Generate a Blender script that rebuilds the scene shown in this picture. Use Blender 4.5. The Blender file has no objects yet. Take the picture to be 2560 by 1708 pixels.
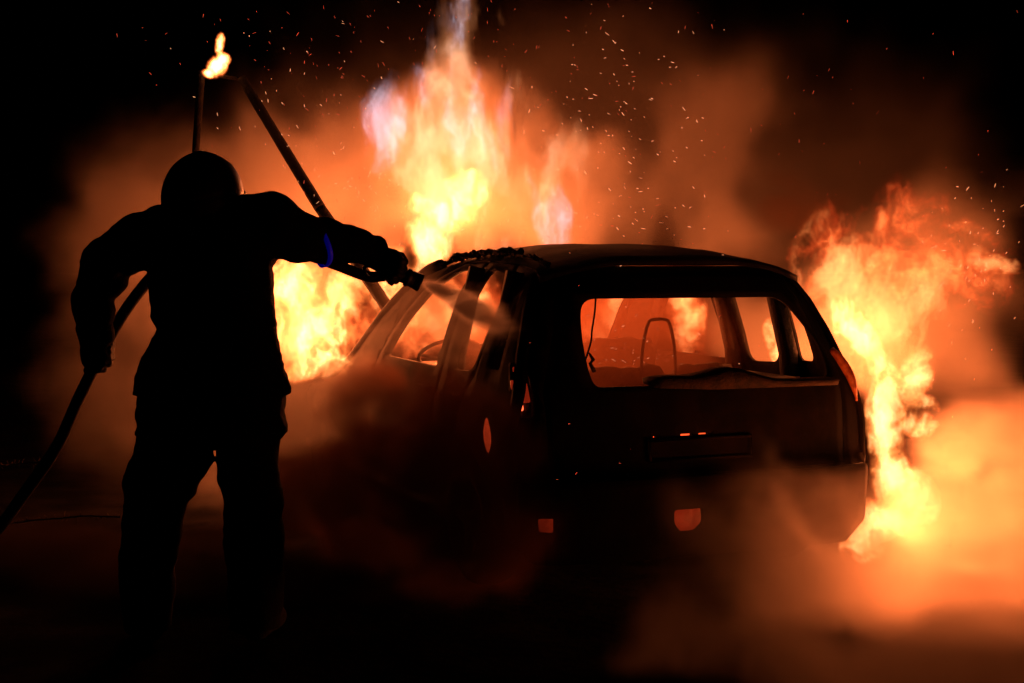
import bpy, math, random
import numpy as np
from mathutils import Vector, geometry as G
sc = bpy.context.scene
C = sc.collection
R = math.radians
rng = random.Random(7)
# ------------------------------------------------------------------ camera, world, lights, exposure
FPX = 3555.0
PITCH = R(3.124)
cd = bpy.data.cameras.new('camera'); cam = bpy.data.objects.new('camera', cd); C.objects.link(cam)
cd.lens = 50; cd.sensor_width = 36; cd.clip_start = .05; cd.clip_end = 500
cam.location = (0, 0, 1.5); cam.rotation_euler = (math.pi/2 - PITCH, 0, 0); sc.camera = cam
w = bpy.data.worlds.new('World'); sc.world = w; w.use_nodes = True
wt = w.node_tree; sky = wt.nodes.new('ShaderNodeTexSky'); sky.sky_type = 'NISHITA'; sky.sun_disc = False
sky.sun_elevation = R(-6); sky.sun_rotation = R(200)
wt.links.new(sky.outputs[0], wt.nodes['Background'].inputs[0]); wt.nodes['Background'].inputs[1].default_value = .02
sc.view_settings.view_transform = 'Standard'; sc.view_settings.look = 'None'; sc.view_settings.exposure = 0
cy = sc.cycles
cy.use_denoising = True
cy.max_bounces = 6; cy.diffuse_bounces = 2; cy.glossy_bounces = 2; cy.volume_bounces = 0; cy.transparent_max_bounces = 24
cy.volume_step_rate = 1.0; cy.volume_max_steps = 512
cy.sample_clamp_indirect = 4.0
cy.use_adaptive_sampling = True; cy.adaptive_threshold = .035; cy.adaptive_min_samples = 24


def P(px, py, Y):
    """world point seen at photo pixel (2560 wide) at depth Y"""
    dx = (px-1280)/FPX; dy = -(py-854)/FPX
    y = math.cos(PITCH) + math.sin(PITCH)*dy
    z = -math.sin(PITCH) + math.cos(PITCH)*dy
    k = Y/y
    return Vector((dx*k, Y, 1.5+z*k))


def lamp(name, loc, power, col=(1, .30, .065), r=.12, parent=None):
    l = bpy.data.lights.new(name, 'POINT'); l.energy = power; l.color = col; l.shadow_soft_size = r
    o = bpy.data.objects.new(name, l); C.objects.link(o); o.location = loc
    return o


CLAY = False
# ------------------------------------------------------------------ materials
def mat(name, col, rough=.7, metal=0., noise=None, scale=8., bump=0., emit=None, es=0.):
    m = bpy.data.materials.new(name); m.use_nodes = True; t = m.node_tree; b = t.nodes['Principled BSDF']
    b.inputs['Base Color'].default_value = (*col, 1); b.inputs['Roughness'].default_value = rough; b.inputs['Metallic'].default_value = metal
    tc = t.nodes.new('ShaderNodeTexCoord')
    n = t.nodes.new('ShaderNodeTexNoise'); n.inputs['Scale'].default_value = scale; n.inputs['Detail'].default_value = 6
    t.links.new(tc.outputs['Object'], n.inputs['Vector'])
    if noise:
        mx = t.nodes.new('ShaderNodeMix'); mx.data_type = 'RGBA'
        mx.inputs[6].default_value = (*col, 1); mx.inputs[7].default_value = (*noise, 1)
        cr = t.nodes.new('ShaderNodeValToRGB'); cr.color_ramp.elements[0].position = .42; cr.color_ramp.elements[1].position = .62
        t.links.new(n.outputs['Fac'], cr.inputs[0]); t.links.new(cr.outputs[0], mx.inputs[0]); t.links.new(mx.outputs[2], b.inputs['Base Color'])
    if bump:
        bp = t.nodes.new('ShaderNodeBump'); bp.inputs['Strength'].default_value = bump; bp.inputs['Distance'].default_value = .01
        n2 = t.nodes.new('ShaderNodeTexNoise'); n2.inputs['Scale'].default_value = scale*5; n2.inputs['Detail'].default_value = 5
        t.links.new(tc.outputs['Object'], n2.inputs['Vector']); t.links.new(n2.outputs['Fac'], bp.inputs['Height']); t.links.new(bp.outputs[0], b.inputs['Normal'])
    if emit:
        b.inputs['Emission Color'].default_value = (*emit, 1); b.inputs['Emission Strength'].default_value = es
    return m


M = dict(
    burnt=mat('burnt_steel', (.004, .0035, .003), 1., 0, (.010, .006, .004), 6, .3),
    burnt_in=mat('burnt_interior', (.02, .014, .012), .9, 0, (.05, .022, .013), 9, .7),
    ash=mat('ash_metal', (.05, .035, .03), .85, .1, (.11, .07, .05), 7, .5),
    char=mat('charred_lining', (.03, .024, .02), .95, 0, (.06, .035, .02), 20, 1.0),
    rubber=mat('charred_rubber', (.005, .005, .005), .95, 0, (.01, .01, .01), 20, .5),
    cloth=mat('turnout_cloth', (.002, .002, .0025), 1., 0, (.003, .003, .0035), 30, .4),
    helmet=mat('helmet_shell', (.012, .012, .014), .38, 0, (.02, .02, .02), 20, .05),
    glove=mat('glove_leather', (.012, .011, .011), .8, 0, (.02, .018, .016), 30, .4),
    visor=mat('visor_edge', (.8, .8, .8), .35, 1.),
    stripe=mat('blue_stripe_glow', (.01, .02, .35), .5, 0, (.01, .015, .22), 40, .1, (.0, .0, 1.), .06),
    hose=mat('hose_jacket', (.02, .016, .012), .85, 0, (.03, .022, .015), 40, .3),
    brass=mat('nozzle_metal', (.03, .03, .03), .45, .6, (.05, .045, .04), 30, .1),
    slit_glow=mat('slit_glow', (.05, .01, .005), .9, 0, None, 30, 0, (1, .09, .02), 1.6),
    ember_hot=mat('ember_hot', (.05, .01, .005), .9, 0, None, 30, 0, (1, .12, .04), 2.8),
    lens=mat('red_lens_glow', (.3, .02, .01), .4, 0, (.15, .01, .005), 20, .2, (1, .06, .015), .17),
    pocket=mat('pocket_glow', (.2, .03, .01), .8, 0, (.1, .02, .01), 30, .8, (1, .075, .018), 1.2),
    amber=mat('melted_lens', (.5, .14, .03), .35, 0, (.25, .05, .01), 30, .4),
    wood=mat('charred_wood', (.004, .003, .003), 1., 0, (.008, .006, .004), 12, .8),
    ground=mat('asphalt', (.005, .005, .005), .95, 0, (.010, .009, .009), 3, .6),
    twig=mat('dry_twig', (.05, .035, .02), .9, 0, (.08, .05, .03), 20, .3),
    spark=mat('spark', (.1, .02, .01), .9, 0, None, 30, 0, (1, .38, .18), 2.2),
    spark_dim=mat('spark_dim', (.1, .02, .01), .9, 0, None, 30, 0, (1, .13, .06), .8),
)


for k_, v_ in dict(ground=0, cloth=.06, burnt=.15, rubber=.1, wood=.1, glove=.1, char=.2, helmet=.12).items():
    M[k_].node_tree.nodes['Principled BSDF'].inputs['Specular IOR Level'].default_value = v_


# ------------------------------------------------------------------ object helpers
def link(name, me, m, parent=None, smooth=True):
    o = bpy.data.objects.new(name, me); C.objects.link(o)
    if m: me.materials.append(m)
    if smooth:
        me.polygons.foreach_set('use_smooth', [True]*len(me.polygons))
    if parent: o.parent = parent
    return o


def meshobj(name, vs, fs, m, parent=None, smooth=True, rel=True):
    """vs in world coordinates; stored relative to the parent's location"""
    off = parent_loc(parent) if parent is not None and rel else Vector((0, 0, 0))
    me = bpy.data.meshes.new(name)
    me.from_pydata([(v[0]-off[0], v[1]-off[1], v[2]-off[2]) for v in vs], [], fs); me.update()
    return link(name, me, m, parent, smooth)


def parent_loc(p):
    v = Vector((0, 0, 0))
    while p is not None:
        v = v + p.location; p = p.parent
    return v


def thing(name, label, cat, loc, group=None):
    o = bpy.data.objects.new(name, None); C.objects.link(o); o.location = loc; o.empty_display_size = .1
    return tag(o, label, cat, group)


def tag(o, label=None, cat=None, group=None, kind=None):
    if label: o['label'] = label
    if cat: o['category'] = cat
    if group: o['group'] = group
    if kind: o['kind'] = kind
    return o


def catmull(pts, n=8):
    pts = [np.array(p, float) for p in pts]
    q = [2*pts[0]-pts[1]]+pts+[2*pts[-1]-pts[-2]]
    out = []
    for i in range(1, len(q)-2):
        for k in range(n):
            t = k/n
            a, b, c, d = q[i-1:i+3]
            out.append(.5*((2*b)+(-a+c)*t+(2*a-5*b+4*c-d)*t*t+(-a+3*b-3*c+d)*t**3))
    out.append(pts[-1])
    return out


def tube_geo(pts, rad, seg=14, caps=True):
    n = len(pts); vs = []; fs = []
    pts = [Vector(p) for p in pts]
    up = Vector((.13, .21, .97)).normalized()
    for i, p in enumerate(pts):
        t = (pts[min(i+1, n-1)]-pts[max(i-1, 0)]).normalized()
        a = t.cross(up)
        if a.length < .05: a = t.cross(Vector((1, 0, 0)))
        a.normalize(); b = t.cross(a)
        r = rad[i] if hasattr(rad, '__len__') else rad
        for k in range(seg):
            th = 2*math.pi*k/seg
            vs.append(p+a*math.cos(th)*r+b*math.sin(th)*r)
    for i in range(n-1):
        for k in range(seg):
            fs.append((i*seg+k, i*seg+(k+1) % seg, (i+1)*seg+(k+1) % seg, (i+1)*seg+k))
    if caps:
        fs.append(tuple(range(seg))[::-1]); fs.append(tuple((n-1)*seg+k for k in range(seg)))
    return vs, fs


def join(*geos):
    V = []; F = []
    for vs, fs in geos:
        o = len(V); V += list(vs); F += [tuple(i+o for i in f) for f in fs]
    return V, F


# ---- value noise in numpy
_lat = np.random.RandomState(3).rand(32, 32, 32)
def vnoise(x, y, z):
    xi = np.floor(x).astype(int); yi = np.floor(y).astype(int); zi = np.floor(z).astype(int)
    fx = x-xi; fy = y-yi; fz = z-zi
    fx = fx*fx*(3-2*fx); fy = fy*fy*(3-2*fy); fz = fz*fz*(3-2*fz)
    r = 0
    for i in (0, 1):
        for j in (0, 1):
            for k in (0, 1):
                r = r+_lat[(xi+i) % 32, (yi+j) % 32, (zi+k) % 32]*(fx if i else 1-fx)*(fy if j else 1-fy)*(fz if k else 1-fz)
    return r-.5


def fbm(x, y, z, o=3):
    a = 1; r = 0
    for k in range(o):
        r = r+a*vnoise(x+7.3*k, y+3.1*k, z+5.7*k); x = x*2; y = y*2; z = z*2; a *= .5
    return r


def surfnet(fn, lo, hi, h):
    """closed mesh of fn(X,Y,Z)<0 by naive surface nets"""
    n = [int((hi[i]-lo[i])/h)+2 for i in range(3)]
    ax = [lo[i]+h*np.arange(n[i]) for i in range(3)]
    X, Y, Z = np.meshgrid(*ax, indexing='ij')
    F = fn(X, Y, Z)
    F[0] = F[-1] = 1; F[:, 0] = F[:, -1] = 1; F[:, :, 0] = F[:, :, -1] = 1
    S = F < 0
    cnt = np.zeros([m-1 for m in n]); acc = np.zeros([m-1 for m in n]+[3])
    edges = []
    for axis in range(3):
        o1, o2 = [a for a in range(3) if a != axis]
        for a in (0, 1):
            for b in (0, 1):
                s0 = [slice(0, m-1) for m in n]; s1 = [slice(0, m-1) for m in n]
                for ss in (s0, s1):
                    ss[o1] = slice(a, n[o1]-1+a); ss[o2] = slice(b, n[o2]-1+b)
                s1[axis] = slice(1, n[axis])
                f0 = F[tuple(s0)]; f1 = F[tuple(s1)]; c = (f0 < 0) != (f1 < 0)
                t = np.where(c, f0/np.where(c, f0-f1, 1), 0)
                cnt += c
                acc[..., axis] += t; acc[..., o1] += c*a; acc[..., o2] += c*b
    mk = cnt > 0
    idx = -np.ones(mk.shape, int); idx[mk] = np.arange(mk.sum())
    ii = np.argwhere(mk)
    vs = (ii+acc[mk]/cnt[mk][:, None])*h+np.array(lo)
    fs = []
    for axis in range(3):
        o1, o2 = (axis+1) % 3, (axis+2) % 3
        s0 = [slice(None)]*3; s1 = [slice(None)]*3
        s0[axis] = slice(0, -1); s1[axis] = slice(1, None)
        c = S[tuple(s0)] != S[tuple(s1)]
        e = np.argwhere(c)
        ins = S[tuple(s0)][c]
        def cell(d1, d2):
            q = e.copy(); q[:, o1] += d1; q[:, o2] += d2
            return idx[q[:, 0], q[:, 1], q[:, 2]]
        q = np.stack([cell(-1, -1), cell(0, -1), cell(0, 0), cell(-1, 0)], 1)
        q[~ins] = q[~ins][:, ::-1]
        fs.append(q)
    fs = np.concatenate(fs)
    return vs.tolist(), fs.tolist()


def caps(X, Y, Z, a, b, ra, rb, sy=1.0):
    a = np.array(a, float); b = np.array(b, float); d = b-a
    D = np.array([d[0], d[1]*sy, d[2]])
    px = X-a[0]; py = (Y-a[1])*sy; pz = Z-a[2]
    t = np.clip((px*D[0]+py*D[1]+pz*D[2])/max((D*D).sum(), 1e-9), 0, 1)
    return np.sqrt((px-t*D[0])**2+(py-t*D[1])**2+(pz-t*D[2])**2)-(ra+(rb-ra)*t)


def smin(a, b, k):
    h = np.clip(.5+.5*(b-a)/k, 0, 1)
    return b+(a-b)*h-k*h*(1-h)


# ------------------------------------------------------------------ GROUND
gv = []; gf = []; NG = 60
for i in range(NG+1):
    for j in range(NG+1):
        x = -120+240*i/NG; y = -20+240*j/NG
        gv.append((x, y, 0))
for i in range(NG):
    for j in range(NG):
        a = i*(NG+1)+j; gf.append((a, a+NG+1, a+NG+2, a+1))
tag(meshobj('ground', gv, gf, M['ground']), kind='structure')

# ------------------------------------------------------------------ CAR (local: u right, l forward, z up)
O = Vector((.046, 5.885, 0)); CR = Vector((.927, .375, 0)).normalized(); CF = Vector((-.375, .927, 0)).normalized(); W = 1.83
def cw(u, l, z): return O+CR*u+CF*l+Vector((0, 0, z))
def itp(x, tab):
    return float(np.interp(x, [t[0] for t in tab], [t[1] for t in tab]))
US = [(.18, .10), (.3, .08), (.5, .06), (.56, .0), (.8, 0), (.95, .05), (1.1, .09), (1.2, .125), (1.35, .18), (1.45, .245), (1.5, .30), (1.56, .38)]
LR = [(.2, .08), (.25, .04), (.4, .0), (.5, 0), (.56, 0), (.60, .05), (.9, .07), (.97, .09), (1.2, .19), (1.35, .27), (1.5, .37), (1.6, .46)]
RZ = [(.3, 1.515), (.45, 1.55), (.7, 1.58), (1.0, 1.60), (1.4, 1.605), (1.7, 1.58), (2.0, 1.50), (2.4, 1.28), (2.85, .97), (3.0, .90), (3.6, .80), (4.0, .70), (4.2, .56), (4.28, .45)]
def us(z, l):
    u = itp(z, US)
    if l > 3.2: u += .5*((l-3.2)/1.1)**3*.35
    return u
def lr(z): return itp(z, LR)
car = thing('burning_car', 'burnt-out dark hatchback with glass gone, fire inside, seen from behind', 'car', O)


def rrect(x0, y0, x1, y1, r, n=5):
    pts = []
    for cx, cy, a0 in ((x1-r, y1-r, 0), (x0+r, y1-r, 90), (x0+r, y0+r, 180), (x1-r, y0+r, 270)):
        for k in range(n+1):
            a = R(a0+90*k/n); pts.append((cx+r*math.cos(a), cy+r*math.sin(a)))
    return pts


def round_poly(pts, r, n=4):
    out = []; m = len(pts)
    for i in range(m):
        p = Vector(pts[i]); a = Vector(pts[i-1]); b = Vector(pts[(i+1) % m])
        da = (a-p); db = (b-p); rr = min(r, da.length*.45, db.length*.45)
        s = p+da.normalized()*rr; e = p+db.normalized()*rr
        for k in range(n+1):
            t = k/n; q = s*(1-t)**2+p*2*t*(1-t)+e*t*t
            out.append((q.x, q.y))
    return out


def inpoly(x, y, poly):
    c = False; j = len(poly)-1
    for i in range(len(poly)):
        xi, yi = poly[i]; xj, yj = poly[j]
        if (yi > y) != (yj > y) and x < (xj-xi)*(y-yi)/(yj-yi)+xi: c = not c
        j = i
    return c


def dens_poly(p, s):
    out = []
    for i in range(len(p)):
        a = Vector(p[i]); b = Vector(p[(i+1) % len(p)]); n = max(1, int((b-a).length/s))
        for k in range(n): q = a.lerp(b, k/n); out.append((q.x, q.y))
    return out


def sheet(outer, holes, fn, step=.07, th=.025, rough=0.):
    """curved sheet: 2-D polygon with holes, mapped to 3-D by fn(a,b,offset) ; th = inward thickness"""
    outer = dens_poly(outer, step); holes = [dens_poly(h, step) for h in holes]
    pts = []; edges = []
    for loop in [outer]+holes:
        b = len(pts); n = len(loop); pts += [Vector(p) for p in loop]; edges += [(b+i, b+(i+1) % n) for i in range(n)]
    x0 = min(p[0] for p in outer); x1 = max(p[0] for p in outer); y0 = min(p[1] for p in outer); y1 = max(p[1] for p in outer)
    x = x0+step*.5
    bl = list(pts)
    while x < x1:
        y = y0+step*.5
        while y < y1:
            if inpoly(x, y, outer) and not any(inpoly(x, y, h) for h in holes) and min((Vector((x, y))-q).length for q in bl) > step*.45:
                pts.append(Vector((x, y)))
            y += step
        x += step
    V2, E2, F2, *_ = G.delaunay_2d_cdt(pts, edges, [], 0, 1e-6)
    fs = []
    for f in F2:
        cx = sum(V2[i][0] for i in f)/len(f); cyy = sum(V2[i][1] for i in f)/len(f)
        if inpoly(cx, cyy, outer) and not any(inpoly(cx, cyy, h) for h in holes): fs.append(tuple(f))
    n = len(V2)
    def jj(p):
        return rough*vnoise(np.array(p[0]*9.), np.array(p[1]*9.), np.array(3.3)) if rough else 0
    vs = [fn(p[0], p[1], 0+jj(p)) for p in V2]+[fn(p[0], p[1], th) for p in V2]
    cnt = {}
    for f in fs:
        for i in range(len(f)):
            cnt[(f[i], f[(i+1) % len(f)])] = 1
    F = list(fs)+[tuple(i+n for i in f[::-1]) for f in fs]
    for (a, b) in cnt:
        if (b, a) not in cnt: F.append((b, a, a+n, b+n))
    return vs, F


def sidefn(right):
    def f(l, z, off):
        u = us(z, l)+off
        # round the rear corner in plan
        d = lr(z)+.16-l
        if d > 0: u += 2.2*d*d
        return cw(W-u if right else u, l, z)
    return f


def rearfn(u, z, off):
    t = abs(u-W/2)/(W/2-us(z, .2)); t = min(t, 1.0)
    return cw(u, lr(z)+.10*t**5+.03*t*t+off, z)


def ztop(l): return itp(l, RZ)-.085
lt = [.42, .6, .9, 1.3, 1.7, 2.0, 2.4, 2.85, 3.0, 3.6, 4.0, 4.2]
arch = lambda c: [(c+.37*math.cos(R(a)), .32+.37*math.sin(R(a))) for a in range(180, -1, -20)]
# side outline from rear bottom, forward along the sill, up the nose, back over the roof edge
outline = [(.17, .24), (.36, .24)]+arch(.76)+[(1.2, .22), (3.0, .22)]+arch(3.45)+[(3.9, .26), (4.25, .3), (4.28, .45)]
outline += [(l, ztop(l)) for l in lt[::-1]]
outline += [(lr(z)+.10, z) for z in (1.40, 1.2, 1.0, .95, .9, .75, .6, .5, .35)]
q_win = round_poly([(.45, 1.02), (.60, 1.02), (.585, 1.36), (.48, 1.40)], .04)
rd_win = round_poly([(.76, 1.0), (1.09, .985), (1.08, 1.475), (.80, 1.455), (.68, 1.37)], .07)
fd_win = round_poly([(1.27, .985), (2.18, .99), (1.98, 1.20), (1.72, 1.38), (1.50, 1.46), (1.29, 1.475)], .05)
filler = [(.46+.095*math.cos(R(a)), .735+.088*math.sin(R(a))) for a in range(0, 360, 24)]
rdoor = [(.78, .92), (.73, .98), (.645, 1.36), (.76, 1.495), (1.175, 1.505), (1.175, .27), (1.15, .27)]+[(.76+.40*math.cos(R(a)), .32+.40*math.sin(R(a))) for a in (5, 25, 45, 62, 78)]
fdoor = [(1.185, 1.505), (1.50, 1.50), (1.80, 1.39), (2.05, 1.215), (2.26, .99), (2.30, .9), (2.28, .27), (1.185, .27)]
def off_poly(p, e):
    cx = sum(a for a, b in p)/len(p); cz = sum(b for a, b in p)/len(p)
    return [(cx+(a-cx)*(1+e), cz+(b-cz)*(1+e)) for a, b in p]
for right in (False, True):
    fn = sidefn(right)
    vs, fs = sheet(outline, [off_poly(rdoor, .008), off_poly(fdoor, .008), q_win]+([] if right else [filler]), fn, .07, .03, .006)
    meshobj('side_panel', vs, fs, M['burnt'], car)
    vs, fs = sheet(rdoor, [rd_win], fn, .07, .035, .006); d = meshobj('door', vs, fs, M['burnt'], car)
    hv = [fn(a, z, o) for a, z, o in ((.82, .86, -.002), (.98, .87, -.002), (.98, .89, -.002), (.82, .885, -.002), (.83, .862, -.03), (.97, .872, -.03), (.97, .886, -.03), (.83, .88, -.03))]
    meshobj('handle', hv, [(3, 2, 1, 0), (4, 5, 6, 7), (0, 1, 5, 4), (1, 2, 6, 5), (2, 3, 7, 6), (3, 0, 4, 7)], M['burnt'], d, False)
    vs, fs = sheet(fdoor, [fd_win], fn, .07, .035, .006); d = meshobj('door', vs, fs, M['burnt'], car)
    hv = [fn(a, z, o) for a, z, o in ((1.26, .87, -.002), (1.42, .875, -.002), (1.42, .895, -.002), (1.26, .89, -.002), (1.27, .872, -.03), (1.41, .877, -.03), (1.41, .891, -.03), (1.27, .886, -.03))]
    meshobj('handle', hv, [(3, 2, 1, 0), (4, 5, 6, 7), (0, 1, 5, 4), (1, 2, 6, 5), (2, 3, 7, 6), (3, 0, 4, 7)], M['burnt'], d, False)

# fuel filler pocket, its red glow put in by emission
fnl = sidefn(False)
vs, fs = sheet([(.47+.115*math.cos(R(a)), .735+.105*math.sin(R(a))) for a in range(0, 360, 24)], [], lambda l, z, o: fnl(l, z, .045+o+.012*float(vnoise(np.array(l*40), np.array(z*40), np.array(.5)))), .03, .01)
meshobj('filler_pocket', vs, fs, M['pocket'], car)

# roof
vs = []; fs = []; NL = 26; NU = 22
for th in (0, .03):
    for i in range(NL+1):
        l = .36+(1.92-.36)*i/NL
        z0 = itp(l, RZ); us0 = us(ztop(l), l)
        for j in range(NU+1):
            t = -1+2*j/NU
            u = W/2+t*(W/2-us0)
            z = z0-.085*abs(t)**3.2+.007*float(vnoise(np.array(l*7), np.array(u*7), np.array(1.)))
            ll = l-(.05*(1-t*t) if i == 0 else 0)+(.03*t*t if i < 2 else 0)
            vs.append(cw(u, ll, z-th))
n1 = (NL+1)*(NU+1)
for i in range(NL):
    for j in range(NU):
        a = i*(NU+1)+j; f = (a, a+NU+1, a+NU+2, a+1); fs.append(f); fs.append(tuple(k+n1 for k in f[::-1]))
for i in range(NL):
    for a, b in ((i*(NU+1), (i+1)*(NU+1)), (i*(NU+1)+NU, (i+1)*(NU+1)+NU)): fs.append((a, b, b+n1, a+n1))
for j in range(NU):
    for a in (j, NL*(NU+1)+j): fs.append((a, a+1, a+1+n1, a+n1))
roof = meshobj('roof', vs, fs, M['burnt'], car)
# roof rail residue: charred lumps along the left roof edge
lv = [tube_geo([cw(us(ztop(l), l)+.04, l, itp(l, RZ)-.05) for l in np.linspace(.40, 1.95, 14)], .009, 6)]
for k in range(150):
    l = .42+1.5*rng.random()**.8; t = rng.gauss(0, .03); r = .004+.009*rng.random()*(1 if l > .9 else .7)
    if .9 < l < 1.75: r *= 1.5
    u = us(ztop(l), l)+.04+t*.4; c = cw(u, l, itp(l, RZ)-.05+.006*rng.random())
    pts = [c+Vector((rng.uniform(-1, 1), rng.uniform(-1, 1), rng.uniform(-.6, 1)))*r for _ in range(3)]
    lv.append(tube_geo(pts, [r*.7, r, r*.5], 6))
meshobj('roof_residue', *join(*lv), M['char'], car)

# A pillars + windscreen header/cowl
for right in (False, True):
    pts = []; 
    for l in (1.85, 2.0, 2.2, 2.4, 2.6, 2.85, 3.0):
        u = us(ztop(l), l)+.035; pts.append(cw(W-u if right else u, l, itp(l, RZ)-.05))
    meshobj('windscreen_pillar', *tube_geo(catmull(pts, 3), .038, 8), M['burnt'], car)
# bonnet
vs = []; fs = []
for i in range(13):
    l = 2.95+1.3*i/12; us0 = us(ztop(l), l)
    for j in range(13):
        t = -1+j/6; vs.append(cw(W/2+t*(W/2-us0), l, itp(l, RZ)-.07*abs(t)**3))
for i in range(12):
    for j in range(12):
        a = i*13+j; fs.append((a, a+13, a+14, a+1))
meshobj('bonnet', vs, fs, M['ash'], car)

# rear panel frame (body) with tailgate opening
tg_out = round_poly([(.17, .58), (W-.17, .58), (W-.16, .95), (W-.25, 1.2), (W-.33, 1.49), (.33, 1.49), (.25, 1.2), (.16, .95)], .03, 2)
zr = [.5, .7, .9, 1.0, 1.1, 1.2, 1.3, 1.4, 1.47]
body_out = [(us(z, .2)+.0, z) for z in zr]+[(.5, 1.51), (.875, 1.53), (1.25, 1.51)]+[(W-us(z, .2), z) for z in zr[::-1]]
lamp_hole = [round_poly([(.035, .84), (.115, .84), (.125, 1.02), (.07, 1.06)], .02, 3)]
vs, fs = sheet(body_out, [off_poly(tg_out, .006)]+lamp_hole, rearfn, .06, .03, .004)
meshobj('rear_frame', vs, fs, M['burnt'], car)
win = round_poly([(.38, .965), (1.625, .965), (1.615, 1.12), (1.455, 1.345), (.40, 1.345), (.365, 1.2), (.365, 1.05)], .09, 6)
slit1 = rrect(.775, .740, .84, .752, .005, 2); slit2 = rrect(.865, .742, .925, .752, .004, 2); slit3 = rrect(.64, .738, .665, .748, .004, 2)
vs, fs = sheet(tg_out, [win, slit1, slit2, slit3], rearfn, .055, .035, .004)
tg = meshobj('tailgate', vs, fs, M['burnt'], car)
tg['label'] = 'soot-black tailgate with its window burnt out'
# emissive strips added behind the tailgate slits to make them glow
for (a, b, z) in ((.765, .935, .746), (.63, .675, .743)):
    pv = [cw(a, .12, z-.012), cw(b, .12, z-.012), cw(b, .12, z+.012), cw(a, .12, z+.012), cw(a, .14, z-.012), cw(b, .14, z-.012), cw(b, .14, z+.012), cw(a, .14, z+.012)]
    meshobj('glowing_seam', pv, [(0, 1, 2, 3), (7, 6, 5, 4), (0, 4, 5, 1), (1, 5, 6, 2), (2, 6, 7, 3), (3, 7, 4, 0)], M['slit_glow'], tg, False)
# sagging melted trim across the lower edge of the window
tr = []
for k in range(41):
    s = k/40; u = .64+.98*s
    hh = .012+.062*math.exp(-((s-.40)/.17)**2)+.02*math.exp(-((s-.1)/.12)**2)
    tr.append((u, hh))
vs = []; fs = []
for i, (u, hh) in enumerate(tr):
    l0 = lr(.97)-.03
    base = .962+(.018 if u < .95 else 0)*max(0, 1-(u-.60)/.35)
    prof = [(l0, base-.02+.02*min(1, (u-.6)/.05*0)), (l0-.015, base+hh*.5), (l0+.01, base+hh), (l0+.10, base+hh*1.02), (l0+.16, base+hh*.5), (l0+.14, base-.012)]
    if i in (0, 40): prof = [(a*.3+(l0+.07)*.7, b*.3+(base+.0)*.7) for a, b in prof]
    vs += [cw(u, a, b) for a, b in prof]
for i in range(40):
    for k in range(6):
        fs.append((i*6+k, i*6+(k+1) % 6, (i+1)*6+(k+1) % 6, (i+1)*6+k))
fs += [tuple(range(6))[::-1], tuple(240+k for k in range(6))]
meshobj('melted_trim', vs, fs, M['char'], tg)
# wiper stub
meshobj('wiper', *tube_geo([cw(.36, .07, 1.04), cw(.335, .06, 1.075), cw(.35, .06, 1.09), cw(.33, .06, 1.12)], [.010, .008, .009, .004], 7), M['char'], tg)

# tail lamps
for right in (False, True):
    f = (lambda u: W-u) if right else (lambda u: u)
    def lampfn(u, z, off, f=f): return rearfn(f(u), z, off)
    # housing shell
    o1 = round_poly([(.03, .835), (.12, .835), (.13, 1.02), (.07, 1.075)], .02, 3)
    vs, fs = sheet(o1, [], lambda u, z, o: lampfn(u, z, o+.05), .03, .02)
    h = meshobj('tail_lamp', vs, fs, M['char'], car)
    if not right:
        for (u0, z0, u1, z1, m) in ((.045, .87, .062, .94, 'ember_hot'), (.068, .865, .085, .93, 'ember_hot'), (.05, .955, .10, 1.0, 'lens'), (.07, 1.01, .088, 1.055, 'lens'), (.09, .90, .115, .985, 'lens')):
            vs, fs = sheet(round_poly([(u0, z0), (u1, z0+.004), (u1-.002, z1), (u0+.003, z1-.006)], .006, 2), [], lambda u, z, o: lampfn(u, z, o+.035), .02, .01)
            meshobj('glowing_lens', vs, fs, M[m], h)
    else:
        # burning lens shell hanging off the right corner
        pts = [cw(1.655, .20, 1.10), cw(1.70, .18, 1.04), cw(1.735, .16, .97), cw(1.755, .15, .90), cw(1.765, .15, .855)]
        g = tube_geo(catmull(pts, 4), [.006+.018*math.sin(math.pi*min(1, k/16+.15))+.0 for k in range(17)], 8)
        lz = meshobj('melted_lens', *g, M['amber'], h); lz['label'] = 'melted amber lens hanging off the lamp'
# quarter glass trim slab on right side above lamp: raised D pillar edge
# bumper
def bumpfn(u, z, off):
    t = min(1, abs(u-W/2)/(W/2)); return cw(u, -.035+.14*t**6+off+(.03 if z < .3 else 0), z)
b_out = round_poly([(.02, .30), (.08, .22), (W-.20, .22), (W-.09, .32), (W-.06, .55), (W-.08, .575), (.02, .575)], .02, 3)
fog = round_poly([(.695, .435), (.84, .435), (.845, .37), (.805, .335), (.73, .335), (.695, .375)], .015, 3)
side_fog = round_poly([(.085, .425), (.155, .425), (.155, .36), (.09, .365)], .012, 3)
vs, fs = sheet(b_out, [fog, side_fog], bumpfn, .07, .03, .004)
bp = meshobj('bumper', vs, fs, M['burnt'], car)
for hole in (fog, side_fog):
    vs, fs = sheet(off_poly(hole, .02), [], lambda u, z, o: bumpfn(u, z, o+.032), .04, .02)
    l_ = meshobj('reflector', vs, fs, M['lens'], bp)  # dim red glow of the reflectors is put in by emission
# number plate recess lip
meshobj('plate_recess', *tube_geo([cw(.62, .045, .64), cw(.62, .05, .73), cw(1.13, .05, .73), cw(1.13, .045, .64), cw(.62, .045, .64)], .008, 6), M['burnt'], tg)

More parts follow.
